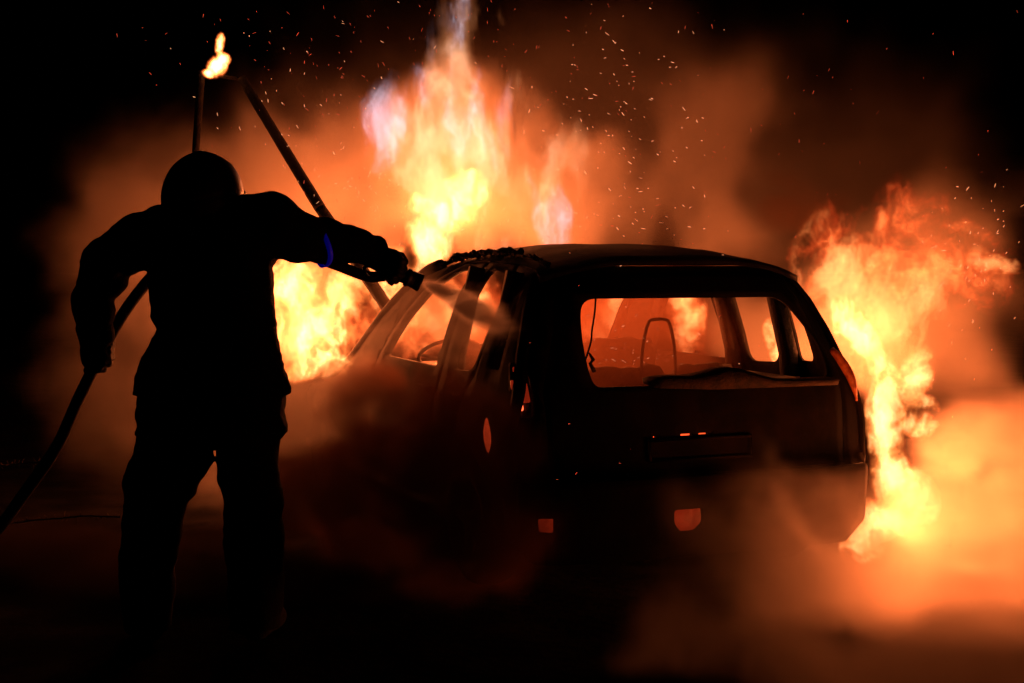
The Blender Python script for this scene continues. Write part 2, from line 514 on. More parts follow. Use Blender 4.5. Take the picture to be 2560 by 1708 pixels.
# floor, cargo, interior
def boxg(u0, u1, l0, l1, z0, z1, skew=0):
    v = [cw(u, l+(skew if z == z1 else 0), z) for z in (z0, z1) for (u, l) in ((u0, l0), (u1, l0), (u1, l1), (u0, l1))]
    return v, [(0, 1, 2, 3)[::-1], (4, 5, 6, 7), (0, 1, 5, 4), (1, 2, 6, 5), (2, 3, 7, 6), (3, 0, 4, 7)]
meshobj('floor_pan', *boxg(.08, W-.08, .14, 4.1, .26, .32), M['burnt_in'], car, False)
meshobj('front_panel', *boxg(.16, W-.16, 4.12, 4.2, .30, .68), M['burnt'], car, False)
meshobj('dashboard', *join(boxg(.12, W-.12, 2.45, 2.85, .75, .90, .05)), M['burnt_in'], car, False)
# wheel houses inside the cargo bay
for u0, u1 in ((.06, .28), (W-.28, W-.06)):
    vs = []; fs = []
    for i, a in enumerate(range(0, 181, 15)):
        vs += [cw(u0, .76+.40*math.cos(R(a)), .32+.42*math.sin(R(a))), cw(u1, .76+.40*math.cos(R(a)), .32+.42*math.sin(R(a)))]
        if i: fs.append((2*i-2, 2*i-1, 2*i+1, 2*i))
    fs.append(tuple(range(0, 26, 2))); fs.append(tuple(range(1, 26, 2)))
    meshobj('wheel_house', vs, fs, M['burnt_in'], car, False)
# parcel shelf supports: slanted planks at the lower left and right of the opening
g = join(boxg(.16, .40, .25, 1.0, .93, .955), *[boxg(.16, .405, .30+.11*k, .312+.11*k, .955, .960) for k in range(6)])
ps = meshobj('shelf_support', *g, M['ash'], car, False)
g = join(boxg(1.34, 1.60, .25, .95, .93, .955))
meshobj('shelf_support', *g, M['burnt_in'], car, False)
# bare springs and panel of the rear bench
def seat(u0, u1, l0, hoop):
    s = thing('seat', None, None, cw((u0+u1)/2, l0, .3)-O); 
    for k in list(s.keys()): del s[k]
    s.parent = car
    cu = (u0+u1)/2; off = O
    meshobj('cushion', *boxg(u0, u1, l0+.05, l0+.52, .42, .54), M['burnt_in'], s, False)
    tz = 1.09 if l0 > 1.5 else .985
    rj = random.Random(int(u0*100)); topz = [(u1-(u1-u0)*k/9, tz-(.05 if k in (0, 9) else 0)+rj.uniform(-.022, .012)) for k in range(10)]
    bk = sheet([(u0, .50), (u1, .50)]+topz, [rrect(u0+.10, .62, u1-.10, tz-.16, .03, 3)] if l0 > 1.5 else [], lambda u, z, o: cw(u, l0+.02-(z-.5)*.22+o+.01*float(vnoise(np.array(u*14), np.array(z*14), np.array(.2))), z), .06, .07, .02)
    spr = [tube_geo([cw(u0+.11+k*.06, l0+.05-(.62-.5)*.22, .60), cw(u0+.125+k*.06, l0+.03-(.8-.5)*.22, .8), cw(u0+.11+k*.06, l0+.05-(tz-.65)*.22, tz-.15)], .004, 5) for k in range(max(1, int((u1-u0-.2)/.06)))]
    meshobj('springs', *join(*spr), M['ash'], s)
    meshobj('backrest', *bk, M['burnt_in'], s)
    if hoop:
        z0 = 1.03; h = .19
        cu += .17
        pts = [cw(cu-.10, l0-.08, z0-.10), cw(cu-.088, l0-.08, z0+.06), cw(cu-.06, l0-.08, z0+h-.02), cw(cu-.03, l0-.08, z0+h), cw(cu+.03, l0-.08, z0+h), cw(cu+.06, l0-.08, z0+h-.02), cw(cu+.088, l0-.08, z0+.06), cw(cu+.10, l0-.08, z0-.10)]
        meshobj('headrest_hoop', *tube_geo(catmull(pts, 4), .0085, 8), M['char'], s)
    return s
s1 = seat(.22, .70, 1.75, False); s2 = seat(1.02, 1.50, 1.75, False)
s3 = seat(.72, 1.18, 1.0, True)
s4 = seat(.18, .66, 1.0, False); s5 = seat(1.22, 1.58, 1.0, False)
# hanging cable from the header
pts = [cw(.49, .33, 1.37), cw(.488, .34, 1.28), cw(.475, .34, 1.2), cw(.47, .34, 1.15), cw(.44, .34, 1.06), cw(.425, .34, 1.02)]
meshobj('hanging_cable', *tube_geo(catmull(pts, 5), .0045, 6), M['char'], car)
# steering wheel
cst = cw(.50, 2.33, .98); sv = []
ax = (CF*.5+Vector((0, 0, .85))).normalized(); e1 = CR; e2 = ax.cross(e1)
pts = [cst+(e1*math.cos(a)+e2*math.sin(a))*.18 for a in np.linspace(0, 2*math.pi, 25)]
meshobj('steering_wheel', *join(tube_geo(pts, .011, 8), tube_geo([cst-e1*.18, cst-ax*.05, cst+e1*.18], .010, 6), tube_geo([cst-ax*.05, cst-ax*.3+CF*.2], .02, 8)), M['char'], car)
# B pillars inner / seat belt posts and rollers
for u in (.10, W-.10):
    s = 1 if u < 1 else -1
    meshobj('pillar_trim', *tube_geo([cw(u, 1.17, .5), cw(u+s*.03, 1.17, 1.05), cw(u+s*.14, 1.17, 1.48)], .045, 8), M['burnt_in'], car)
    meshobj('pillar_trim', *tube_geo([cw(u, .62, .6), cw(u+s*.03, .63, 1.05), cw(u+s*.13, .64, 1.46)], .05, 8), M['burnt_in'], car)

# wheels
def wheel(u, l, inward):
    e = thing('wheel', None, None, cw(u, l, .30)-O)
    for k in list(e.keys()): del e[k]
    e.parent = car
    c = cw(u, l, .30); s = CR*inward
    def lathe(prof, seg=32):
        vs = []; fs = []
        for k in range(seg):
            a = 2*math.pi*k/seg; d = CF*math.cos(a)+Vector((0, 0, 1))*math.sin(a)
            for (x, r) in prof: vs.append(c+s*x+d*r)
        n = len(prof)
        for k in range(seg):
            for i in range(n-1): fs.append((k*n+i, ((k+1) % seg)*n+i, ((k+1) % seg)*n+i+1, k*n+i+1))
        return vs, fs
    meshobj('tyre', *lathe([(.03, .19), (0, .20), (-.01, .25), (.01, .285), (.04, .30), (.14, .30), (.17, .285), (.185, .25), (.175, .20), (.15, .19)]), M['rubber'], e)
    rim = meshobj('rim', *lathe([(.02, .195), (.03, .185), (.10, .18), (.15, .195)]), M['burnt'], e)
    sp = [tube_geo([c+s*.03, c+s*.025+(CF*math.cos(a)+Vector((0, 0, 1))*math.sin(a))*.187], [.035, .018], 6) for a in np.linspace(0, 2*math.pi, 6)[:-1]]
    sp.append(tube_geo([c+s*.0, c+s*.12], .05, 12))
    meshobj('spokes', *join(*sp), M['burnt'], rim)
for l in (.76, 3.45):
    wheel(.03, l, 1); wheel(W-.03, l, -1)

# ------------------------------------------------------------------ FIREFIGHTER
FY = 5.55
def T(px, py, Y=FY): return np.array(P(px, py, Y))
S = FY/FPX  # metres per photo pixel at that depth
feet = P(500, 1620, FY); feet.z = 0
man = thing('person', 'firefighter in dark turnout coat and helmet seen from behind, aiming the hose nozzle', 'person', feet)


def zpx(py): return P(1280, py, FY).z
def xpx(px): return (px-1280)*FY/FPX
def table_sdf(X, Y, Z, tab, dep, yc):
    zs = np.array([zpx(t[0]) for t in tab])[::-1]
    xl = np.array([xpx(t[1]) for t in tab])[::-1]; xr = np.array([xpx(t[2]) for t in tab])[::-1]
    l = np.interp(Z, zs, xl); r = np.interp(Z, zs, xr); c = (l+r)/2; a = (r-l)/2
    b = np.interp(Z, zs, np.array(dep)[::-1]) if hasattr(dep, '__len__') else dep
    d = (np.sqrt(((X-c)/a)**2+((Y-yc)/b)**2)-1)*np.minimum(a, b)
    return np.maximum(d, np.maximum(Z-zs[-1], zs[0]-Z))


def folds(X, Y, Z, a=.006, s=11, sz=22):
    return a*fbm(X*s, Y*s, Z*sz, 3)*2


# body core: head, neck, trunk, limbs (continuous)
def body_fn(X, Y, Z):
    d = caps(X, Y, Z, T(508, 470), T(512, 500), .105, .10)
    d = smin(d, caps(X, Y, Z, T(512, 520), T(515, 600), .07, .09), .04)
    d = smin(d, caps(X, Y, Z, T(520, 600), T(520, 1000), .17, .15), .05)
    d = smin(d, caps(X, Y, Z, T(640, 580, 5.52), T(790, 606, 5.66), .075, .055), .04)
    d = smin(d, caps(X, Y, Z, T(790, 606, 5.66), T(960, 645, 5.80), .05, .03), .02)
    d = smin(d, caps(X, Y, Z, T(380, 590), T(250, 655), .07, .055), .04)
    d = smin(d, caps(X, Y, Z, T(250, 655), T(235, 850, 5.60), .05, .032), .02)
    d = smin(d, caps(X, Y, Z, T(445, 1040), T(385, 1250), .10, .08), .04)
    d = smin(d, caps(X, Y, Z, T(385, 1250), T(362, 1560), .075, .05), .02)
    d = smin(d, caps(X, Y, Z, T(600, 1040), T(620, 1250), .10, .08), .04)
    d = smin(d, caps(X, Y, Z, T(620, 1250), T(630, 1560), .075, .05), .02)
    return d
b0 = T(150, 1610); b1 = T(1030, 360)
vs, fs = surfnet(body_fn, (b0[0], 5.2, 0.05), (b1[0]+.02, 6.0, 2.0), .02)
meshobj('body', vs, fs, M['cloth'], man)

jt = [(520, 412, 610), (545, 352, 690), (600, 366, 694), (690, 374, 685), (740, 376, 685), (785, 379, 687), (825, 397, 690), (850, 380, 695), (875, 363, 699), (900, 352, 703), (940, 337, 714), (972, 331, 722), (986, 332, 722)]
jd = [.10, .15, .17, .17, .17, .17, .165, .18, .19, .20, .205, .21, .21]
jt2 = [(960, 345, 712), (1000, 343, 713), (1030, 340, 710), (1062, 337, 717), (1080, 337, 714), (1098, 346, 698)]


def jacket_fn(X, Y, Z):
    d = table_sdf(X, Y, Z, jt, jd, FY)
    d = np.minimum(d, table_sdf(X, Y, Z, jt2, .19, FY))
    sh = caps(X, Y, Z, T(398, 588), T(600, 578), 67*S, 88*S)
    sh = smin(sh, caps(X, Y, Z, T(600, 574), T(676, 560), 88*S, 78*S), .02)
    sh = smin(sh, caps(X, Y, Z, T(676, 560), T(745, 592, 5.6), 78*S, 62*S), .02)
    ar = caps(X, Y, Z, T(745, 592, 5.6), T(815, 606, 5.68), 62*S, 54*S)
    ar = smin(ar, caps(X, Y, Z, T(820, 604, 5.68), T(900, 617, 5.75), 53*S, 41*S), .012)
    ar = smin(ar, caps(X, Y, Z, T(885, 612, 5.74), T(948, 637, 5.80), 42*S, 31*S), .008)
    for (x, y, Y_, r) in ((815, 598, 5.68, 58), (860, 608, 5.72, 50), (895, 612, 5.75, 44), (925, 626, 5.78, 36), (937, 622, 5.79, 33)):
        ar = smin(ar, caps(X, Y, Z, T(x-5, y+8, Y_), T(x+5, y-4, Y_), r*S*.93, r*S*.93), .012)
    d = smin(d, smin(sh, ar, .03), .03)
    le = caps(X, Y, Z, T(398, 588), T(340, 605), 67*S, 60*S)
    le = smin(le, caps(X, Y, Z, T(345, 592), T(262, 648, 5.5), 58*S, 50*S), .02)
    le = smin(le, caps(X, Y, Z, T(256, 660, 5.5), T(232, 760, 5.55), 52*S, 48*S), .02)
    le = smin(le, caps(X, Y, Z, T(232, 755, 5.55), T(236, 846, 5.6), 49*S, 40*S), .015)
    for (x, y, r) in ((232, 636, 21), (270, 700, 46), (228, 745, 48), (236, 790, 47), (325, 625, 62), (240, 838, 42)):
        le = smin(le, caps(X, Y, Z, T(x, y, 5.54), T(x+4, y-4, 5.54), r*S, r*S), .012)
    d = smin(d, le, .025)
    f = .0055*fbm(X*13, Y*13, Z*30+X*9, 3)*2
    f += .0012*np.sin(Z*150+6*vnoise(X*6, Y*6, Z*6)+X*40)*np.clip((np.abs(X-xpx(520))-.27)/.05, 0, 1)
    return d+f
vs, fs = surfnet(jacket_fn, (xpx(160), 5.24, zpx(1110)), (T(1000, 600, 5.85)[0], 5.98, zpx(455)), .0095)
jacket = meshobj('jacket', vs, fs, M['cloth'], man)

ll = [(1070, 345, 532), (1090, 345, 531), (1120, 337, 531), (1160, 316, 529), (1185, 306, 512), (1200, 303, 497), (1225, 305, 486), (1240, 308, 482), (1255, 309, 466), (1310, 299, 450), (1350, 296, 448), (1400, 291, 435), (1450, 294, 430), (1520, 300, 425), (1570, 306, 420)]
rl = [(1070, 530, 696), (1090, 531, 694), (1160, 534, 692), (1200, 540, 693), (1220, 545, 700), (1250, 551, 702), (1275, 548, 703), (1300, 549, 700), (1360, 551, 702), (1400, 556, 702), (1500, 562, 698), (1570, 566, 692)]


def trouser_fn(X, Y, Z):
    d = table_sdf(X, Y, Z, ll, .13, FY-.02)
    d = np.minimum(d, table_sdf(X, Y, Z, rl, .13, FY+.02))
    d = smin(d, table_sdf(X, Y, Z, [(1010, 350, 700), (1060, 345, 697), (1115, 345, 694)], .16, FY), .01)
    return d+.007*fbm(X*9, Y*9, Z*20, 3)*2
vs, fs = surfnet(trouser_fn, (xpx(280), 5.3, zpx(1580)), (xpx(725), 5.82, zpx(1000)), .011)
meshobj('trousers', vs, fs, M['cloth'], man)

for (x, yy, dx) in ((362, FY-.02, -.05), (630, FY+.02, .04)):
    cx = xpx(x)
    def boot_fn(X, Y, Z, cx=cx, yy=yy, dx=dx):
        d = caps(X, Y, Z, (cx, yy, .30), (cx, yy, .09), .078, .066)
        d = smin(d, caps(X, Y, Z, (cx, yy+.0, .07), (cx+dx, yy+.20, .055), .058, .05), .03)
        return np.maximum(d, .004-Z)+.003*fbm(X*14, Y*14, Z*30, 2)
    vs, fs = surfnet(boot_fn, (cx-.14, yy-.12, -.01), (cx+.16, yy+.30, .36), .011)
    meshobj('boot', vs, fs, M['rubber'], man)

# helmet
hc = T(509, 486)
def helmet_fn(X, Y, Z):
    x = (X-hc[0]); y = (Y-hc[1]); z = (Z-hc[2])
    a = 98*S; b = 104*S
    d = (np.sqrt((x/a)**2+(y/.185)**2+(z/b)**2)-1)*a
    # flat crown ridge and lower neck guard
    d = smin(d, caps(X, Y, Z, hc+np.array([.0, -.03, .08]), hc+np.array([.01, .10, .075]), .07, .06), .03)
    ng = caps(X, Y, Z, T(505, 505), T(509, 528), 97*S, 92*S, .85)
    d = smin(d, ng, .02)
    d = np.maximum(d, zpx(545)-Z)
    ridge = .004*np.exp(-((x+.0)/.02)**2)
    groove = .005*np.exp(-(((z+.035)-.25*x)/.006)**2)
    return d-ridge+groove
vs, fs = surfnet(helmet_fn, (hc[0]-.2, hc[1]-.24, hc[2]-.14), (hc[0]+.2, hc[1]+.24, hc[2]+.19), .008)
helmet = meshobj('helmet', vs, fs, M['helmet'], man)
vp = [T(560, 402, 5.60), T(578, 412, 5.62), T(593, 440, 5.63), T(604, 466, 5.63), T(614, 484, 5.62)]
meshobj('visor_rail', *tube_geo(catmull(vp, 5), .0035, 6), M['visor'], helmet)
vp = [T(604, 462, 5.62), T(601, 478, 5.60), T(597, 490, 5.58)]
meshobj('chin_strap', *tube_geo(catmull(vp, 5), .004, 6), M['visor'], helmet)

# blue reflective band round the right sleeve; its emission stands in for reflected light
def ring(c, n, r, w_, th):
    n = Vector(n).normalized(); a = n.cross(Vector((0, 1, 0))).normalized(); b = n.cross(a); vs = []; fs = []
    for k in range(28):
        t = 2*math.pi*k/28; d = a*math.cos(t)+b*math.sin(t)
        wob = .004*math.sin(3*t+1)
        for (x, rr) in ((-w_+wob, r), (w_+wob, r), (w_+wob, r+th), (-w_+wob, r+th)): vs.append(Vector(c)+n*x+d*rr)
    for k in range(28):
        for i in range(4): fs.append((k*4+i, ((k+1) % 28)*4+i, ((k+1) % 28)*4+(i+1) % 4, k*4+(i+1) % 4))
    return vs, fs
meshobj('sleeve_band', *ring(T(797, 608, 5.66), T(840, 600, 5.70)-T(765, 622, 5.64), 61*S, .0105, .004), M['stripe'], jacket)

# gloves: five separate fingers closed on hose / nozzle
def glove(name, palm, fingers, lo, hi):
    def fn(X, Y, Z):
        d = None
        for (a, b, ra, rb) in palm:
            c = caps(X, Y, Z, a, b, ra, rb); d = c if d is None else smin(d, c, .018)
        for f in fingers:
            e = None
            for k in range(len(f)-1):
                c = caps(X, Y, Z, f[k][0], f[k+1][0], f[k][1], f[k+1][1]); e = c if e is None else smin(e, c, .004)
            d = smin(d, e, .004)
        return d
    vs, fs = surfnet(fn, lo, hi, .0045)
    return meshobj(name, vs, fs, M['glove'], man)
Lh = lambda x, y, Y=5.60: T(x, y, Y)
palm = [(Lh(236, 835), Lh(228, 880, 5.57), .050, .050), (Lh(228, 880, 5.57), Lh(238, 905, 5.57), .050, .046)]
fing = []
for i, (kx, ky, r, ln) in enumerate(((262, 873, .0145, 22), (266, 890, .0145, 20), (262, 906, .0145, 17), (252, 920, .0135, 14))):
    fing.append([(Lh(kx-34, ky+6, 5.53), r*1.1), (Lh(kx-6, ky+2, 5.525), r*1.05), (Lh(kx+ln-8, ky, 5.555), r), (Lh(kx+ln-7, ky+3, 5.60), r), (Lh(kx-8, ky+6, 5.635), r*.9)])
fing.append([(Lh(232, 850, 5.57), .018), (Lh(258, 852, 5.56), .0155), (Lh(278, 856, 5.575), .0145), (Lh(286, 861, 5.60), .013)])
glove('glove', palm, fing, tuple(np.minimum(Lh(185, 950, 5.46), Lh(185, 950, 5.46))), tuple(Lh(305, 790, 5.70)))
Rh = lambda x, y, Y=5.82: T(x, y, Y)
palm = [(Rh(945, 640), Rh(978, 655), .046, .050), (Rh(978, 655), Rh(990, 672), .046, .040)]
fing = []
for i, (kx, ky, r) in enumerate(((1006, 652, .0145), (1004, 668, .0145), (998, 684, .014), (985, 697, .013))):
    fing.append([(Rh(kx-30, ky-10, 5.775), r*1.15), (Rh(kx-6, ky-2, 5.765), r*1.05), (Rh(kx+6, ky+3, 5.80), r), (Rh(kx+4, ky+6, 5.85), r), (Rh(kx-14, ky+4, 5.88), r*.9)])
fing.append([(Rh(962, 630, 5.82), .020), (Rh(985, 634, 5.83), .017), (Rh(1003, 640, 5.85), .015), (Rh(1013, 652, 5.87), .013)])
glove('glove', palm, fing, tuple(Rh(905, 735, 5.70)), tuple(Rh(1040, 590, 5.94)))

# ------------------------------------------------------------------ HOSE
hose = thing('fire_hose', 'dark fire hose with a nozzle spraying water, held by the firefighter', 'hose', (xpx(20), 5.5, 0))
hp = [T(962, 690, 5.85), T(915, 690, 5.86), T(820, 655, 5.84), T(690, 615, 5.80), T(540, 600, 5.80), T(430, 640, 5.78), T(372, 700, 5.72), T(308, 785, 5.63), T(250, 888, 5.58), T(195, 1000, 5.55), T(140, 1120, 5.5), T(60, 1235, 5.45), T(-10, 1330, 5.35), T(-120, 1450, 5.2)]
hp += [(hp[-1][0]-.25, 5.0, .12), (hp[-1][0]-.6, 4.8, .025), (hp[-1][0]-1.6, 4.6, .024)]
meshobj('hose_line', *tube_geo(catmull(hp, 9), .0232, 16), M['hose'], hose)
A = Vector(T(955, 668, 5.83)); B = Vector(T(1060, 711, 5.87)); dn = (B-A).normalized()
nz = meshobj('nozzle', *tube_geo([A, A+dn*.05, A+dn*.072, A+dn*.074, A+dn*.086, A+dn*.088, A+dn*.105, A+dn*.107, A+dn*.12, A+dn*.122, A+dn*.145, A+dn*.16, A+dn*.172, A+dn*.172, A+dn*.15],
    [.026, .028, .028, .040, .040, .030, .030, .037, .039, .034, .035, .037, .039, .030, .022], 24, True), M['brass'], hose)
nub = []
for k in range(12):
    a = 2*math.pi*k/12; pu = dn.cross(Vector((0, 1, 0))).normalized(); pv_ = dn.cross(pu)
    d = pu*math.cos(a)+pv_*math.sin(a)
    nub.append(tube_geo([A+dn*.128+d*.029, A+dn*.142+d*.031], [.006, .005], 5)); nub.append(tube_geo([A+dn*.160+d*.032, A+dn*.172+d*.034], [.005, .0045], 5))
meshobj('tip_ring', *join(*nub), M['brass'], nz)
hl = [T(965, 682, 5.80), T(945, 676, 5.79), T(925, 666, 5.79), T(912, 668, 5.79), T(912, 684, 5.79), T(924, 694, 5.79), T(940, 690, 5.79), T(955, 680, 5.79)]
meshobj('shutoff_handle', *tube_geo(catmull(hl, 5), .0075, 8), M['brass'], nz)
meshobj('pistol_grip', *tube_geo([T(985, 680, 5.83), T(978, 706, 5.83), T(974, 712, 5.83)], [.018, .017, .012], 10), M['brass'], nz)

# ------------------------------------------------------------------ POST WITH LEANING BRACE
PY = 8.8
post = thing('wooden_post', 'charred upright post with its top on fire above the helmet', 'post', (P(425, 1300, PY).x, PY, 0))
def rough_beam(a, b, w0, w1, seed):
    a = Vector(a); b = Vector(b); n = 36; pts = []; rad = []
    for k in range(n+1):
        t = k/n; pts.append(a.lerp(b, t)); rad.append((w0+(w1-w0)*t)*(1+.09*float(vnoise(np.array(t*30+seed), np.array(seed), np.array(.5)))))
    return tube_geo(pts, rad, 8)
top = P(504, 178, PY)
meshobj('crossbar', *tube_geo([P(517, 186, PY), P(604, 198, PY+.1)], [.012, .012], 6), M['wood'], post)
meshobj('shaft', *rough_beam((P(425, 1300, PY).x, PY, 0), top, .026, .024, 3), M['wood'], post)
brace = thing('leaning_beam', 'long charred beam leaning diagonally between the post and the car', 'beam', (P(968, 770, PY).x, PY-.3, 0))
e0 = P(604, 196, PY+.1); e1_ = P(966, 764, 8.6); e2_ = e1_+(e1_-e0).normalized()*.05
mid = P(800, 520, PY-.15)
g = join(rough_beam(e0, mid, .029, .036, 5), rough_beam(mid, e2_, .036, .040, 9))
meshobj('timber', *g, M['wood'], brace)

# ------------------------------------------------------------------ BRAMBLE STEMS at the left
for (pts, lab, sd) in (([(-60, 1168), (0, 1165), (40, 1160), (75, 1157), (105, 1156)], 'thin thorny stem crossing behind the hose at the left edge', 1), ([(-60, 1300), (20, 1308), (90, 1300), (150, 1296), (215, 1290), (300, 1293)], 'long thorny stem lying low between the hose and the left leg', 2)):
    Y0 = 6.1
    pp = catmull([T(x, y, Y0) for x, y in pts], 6)
    gs = [tube_geo(pp, .0035, 6)]
    r2 = random.Random(sd)
    for p in pp[::1]:
        for _ in range(2):
            d = Vector((r2.uniform(-.5, .5), r2.uniform(-.5, .5), r2.uniform(-1, 1))).normalized()
            gs.append(tube_geo([Vector(p), Vector(p)+d*r2.uniform(.008, .03)], [.002, .0007], 4))
    # root of the stem in the ground
    gs.append(tube_geo([Vector(pp[0]), Vector(pp[0])+Vector((-.25, 0, -.15)), Vector((pp[0][0]-.5, Y0, 0))], [.0035, .004, .005], 6))
    o = meshobj('bramble_stem', *join(*gs), M['twig'])
    tag(o, lab, 'bramble', 'bramble stems at the left')
#VOLUMES#
# ------------------------------------------------------------------ FIRE AND SMOKE (volume grids built by geometry nodes)
def xyz(v): return (float(v[0]), float(v[1]), float(v[2]))


def B(px, py, Y, rx, rz, ry, rot=0, w=1.0):
    """an ellipsoid puff: centre, radii (width and height given in photo pixels at that depth), depth radius in metres"""
    k = Y/FPX
    return (P(px, py, Y), rx*k, ry, rz*k, R(rot), w)


def BC(u, l, z, ru, rl, rz, w=1.0):
    """a puff inside the car (car coordinates)"""
    return (cw(u, l, z), ru, rl, rz, 0, w)


def volume(name, blobs, vox, m, n1=(2.5, (1, 1, .6), 4, .6), amp=.8, thr=.0, gain=1.0, mode='fire', warp=.12, parent=None, seed=0, ridged=False, body=.2, core=.55):
    vd = bpy.data.volumes.new(name); o = bpy.data.objects.new(name, vd); C.objects.link(o)
    if parent:
        o.parent = parent; off = parent_loc(parent)
    else:
        off = blobs[0][0].copy(); o.location = off
    lo = [min(b[0][i]-1.05*max(b[1 if i == 0 else 3 if i == 2 else 2], b[1] if i == 2 and b[4] else 0, b[3] if i == 0 and b[4] else 0) for b in blobs) for i in range(3)]
    hi = [max(b[0][i]+1.05*max(b[1 if i == 0 else 3 if i == 2 else 2], b[1] if i == 2 and b[4] else 0, b[3] if i == 0 and b[4] else 0) for b in blobs) for i in range(3)]
    mg = warp*1.3
    lo = [a-mg for a in lo]; hi = [a+mg for a in hi]; lo[2] = max(lo[2], .01)
    g = bpy.data.node_groups.new(name, 'GeometryNodeTree'); g.interface.new_socket('Geometry', in_out='OUTPUT', socket_type='NodeSocketGeometry')
    N = g.nodes; L = g.links
    def sk(nd, i, v):
        if isinstance(v, (int, float)): nd.inputs[i].default_value = v
        elif isinstance(v, tuple): nd.inputs[i].default_value = v
        else: L.new(v, nd.inputs[i])
    def ma(op, a, b=0., c=0., cl=False):
        n = N.new('ShaderNodeMath'); n.operation = op; n.use_clamp = cl; sk(n, 0, a); sk(n, 1, b); sk(n, 2, c); return n.outputs[0]
    def ve(op, a, b=(0., 0., 0.), out=0):
        n = N.new('ShaderNodeVectorMath'); n.operation = op; sk(n, 0, a); sk(n, 1, b); return n.outputs[out]
    pos = N.new('GeometryNodeInputPosition').outputs[0]
    def noise(scale, st, det, dist, vec, typ='FBM', add=(0, 0, 0)):
        v = ve('ADD', ve('MULTIPLY', vec, tuple(float(a) for a in st)), (seed*3.1+add[0], seed*1.7+add[1], seed*2.3+add[2]))
        n = N.new('ShaderNodeTexNoise'); n.inputs['Scale'].default_value = scale; n.inputs['Detail'].default_value = det+(1 if mode == 'fire' else 0); n.inputs['Roughness'].default_value = .58 if mode == 'fire' else .55; n.inputs['Distortion'].default_value = dist
        n.noise_type = typ; L.new(v, n.inputs['Vector']); return n
    wn = noise(1.6, (1, .5, .8), 2, 0, pos, add=(9, 4, 2)).outputs['Color']
    wv = ve('MULTIPLY', ve('SUBTRACT', wn, (.5, .5, .5)), (warp*2, warp, warp*2))
    if mode == 'fire':
        wn2 = noise(5.5, (1, .35, .7), 2, 0, pos, add=(1, 8, 3)).outputs['Color']
        wv = ve('ADD', wv, ve('MULTIPLY', ve('SUBTRACT', wn2, (.5, .5, .5)), (warp*1.1, warp*.3, warp*1.5)))
    pw = ve('ADD', pos, wv)
    f = None
    for (c, rx, ry, rz, rot, wt_) in blobs:
        d = ve('SUBTRACT', pw, xyz(c-off))
        if rot:
            cs, sn = math.cos(rot), math.sin(rot)
            a = ve('DOT_PRODUCT', d, (cs/rx, 0., sn/rx), 1); b = ve('DOT_PRODUCT', d, (-sn/rz, 0., cs/rz), 1)
            s = N.new('ShaderNodeSeparateXYZ'); L.new(d, s.inputs[0])
            y = ma('MULTIPLY', s.outputs[1], 1/ry)
            r2 = ma('ADD', ma('ADD', ma('MULTIPLY', a, a), ma('MULTIPLY', b, b)), ma('MULTIPLY', y, y))
        else:
            q = ve('MULTIPLY', d, (1/rx, 1/ry, 1/rz)); r2 = ve('DOT_PRODUCT', q, q, 1)
        e = ma('MAXIMUM', ma('SUBTRACT', 1., r2), 0.)
        if mode == 'smoke': e = ma('MULTIPLY', e, e)
        e = ma('MULTIPLY', e, wt_)
        f = e if f is None else (ma('ADD', f, e) if mode == 'smoke' else ma('MAXIMUM', f, e))
    sc_, st, det, dist = n1
    nn = noise(sc_, st, det, dist, ve('ADD', pos, ve('MULTIPLY', wv, (1.5, 1.5, 1.5)))).outputs['Fac']
    if mode == 'fire':
        # eroded envelope, filled with thin folded burning sheets over a fainter body
        env = ma('MULTIPLY', ma('SUBTRACT', ma('ADD', f, ma('MULTIPLY', ma('SUBTRACT', nn, .5), amp*3.0)), thr), gain, 0, True)
        env = ma('MULTIPLY', env, ma('MULTIPLY', f, 5., 0, True))
        n2 = noise(sc_*1.25, st, 3, dist*1.6, pw, 'FBM', (5, 5, 5)).outputs['Fac']
        n3 = noise(sc_*2.6, st, 3, dist*1.6, pw, 'FBM', (2, 7, 1)).outputs['Fac']
        def ridge(n, w_): return ma('SUBTRACT', 1., ma('DIVIDE', ma('ABSOLUTE', ma('SUBTRACT', n, .5)), w_), 0, True)
        sh = ma('ADD', ma('MULTIPLY', ridge(n2, .055), .75), ma('MULTIPLY', ridge(n3, .07), .45))
        fill = ma('ADD', ma('ADD', body, ma('MULTIPLY', sh, 1-body)), ma('MULTIPLY', ma('SUBTRACT', f, core), 1.6, 0, True), 0, True)
        dens = ma('MULTIPLY', env, fill)
    else:
        k = ma('ADD', ma('MINIMUM', ma('MULTIPLY', f, 1.5), 1.), ma('MULTIPLY', ma('SUBTRACT', nn, .52), amp*2.6), 0, True)
        dens = ma('MULTIPLY', ma('MULTIPLY', ma('MINIMUM', ma('MULTIPLY', f, 2.2), 1.), ma('MULTIPLY', k, k)), gain)
    v = N.new('GeometryNodeVolumeCube')
    L.new(dens, v.inputs['Density'])
    v.inputs['Min'].default_value = [lo[i]-off[i] for i in range(3)]; v.inputs['Max'].default_value = [hi[i]-off[i] for i in range(3)]
    for i, a in enumerate('XYZ'): v.inputs['Resolution '+a].default_value = max(8, int((hi[i]-lo[i])/vox))
    sm = N.new('GeometryNodeSetMaterial'); sm.inputs['Material'].default_value = m
    out = N.new('NodeGroupOutput'); L.new(v.outputs[0], sm.inputs[0]); L.new(sm.outputs[0], out.inputs[0])
    md = o.modifiers.new('shape', 'NODES'); md.node_group = g
    vd.materials.append(m)
    vd.render.step_size = vox*(3.0 if mode == 'fire' else 3.5)
    return o


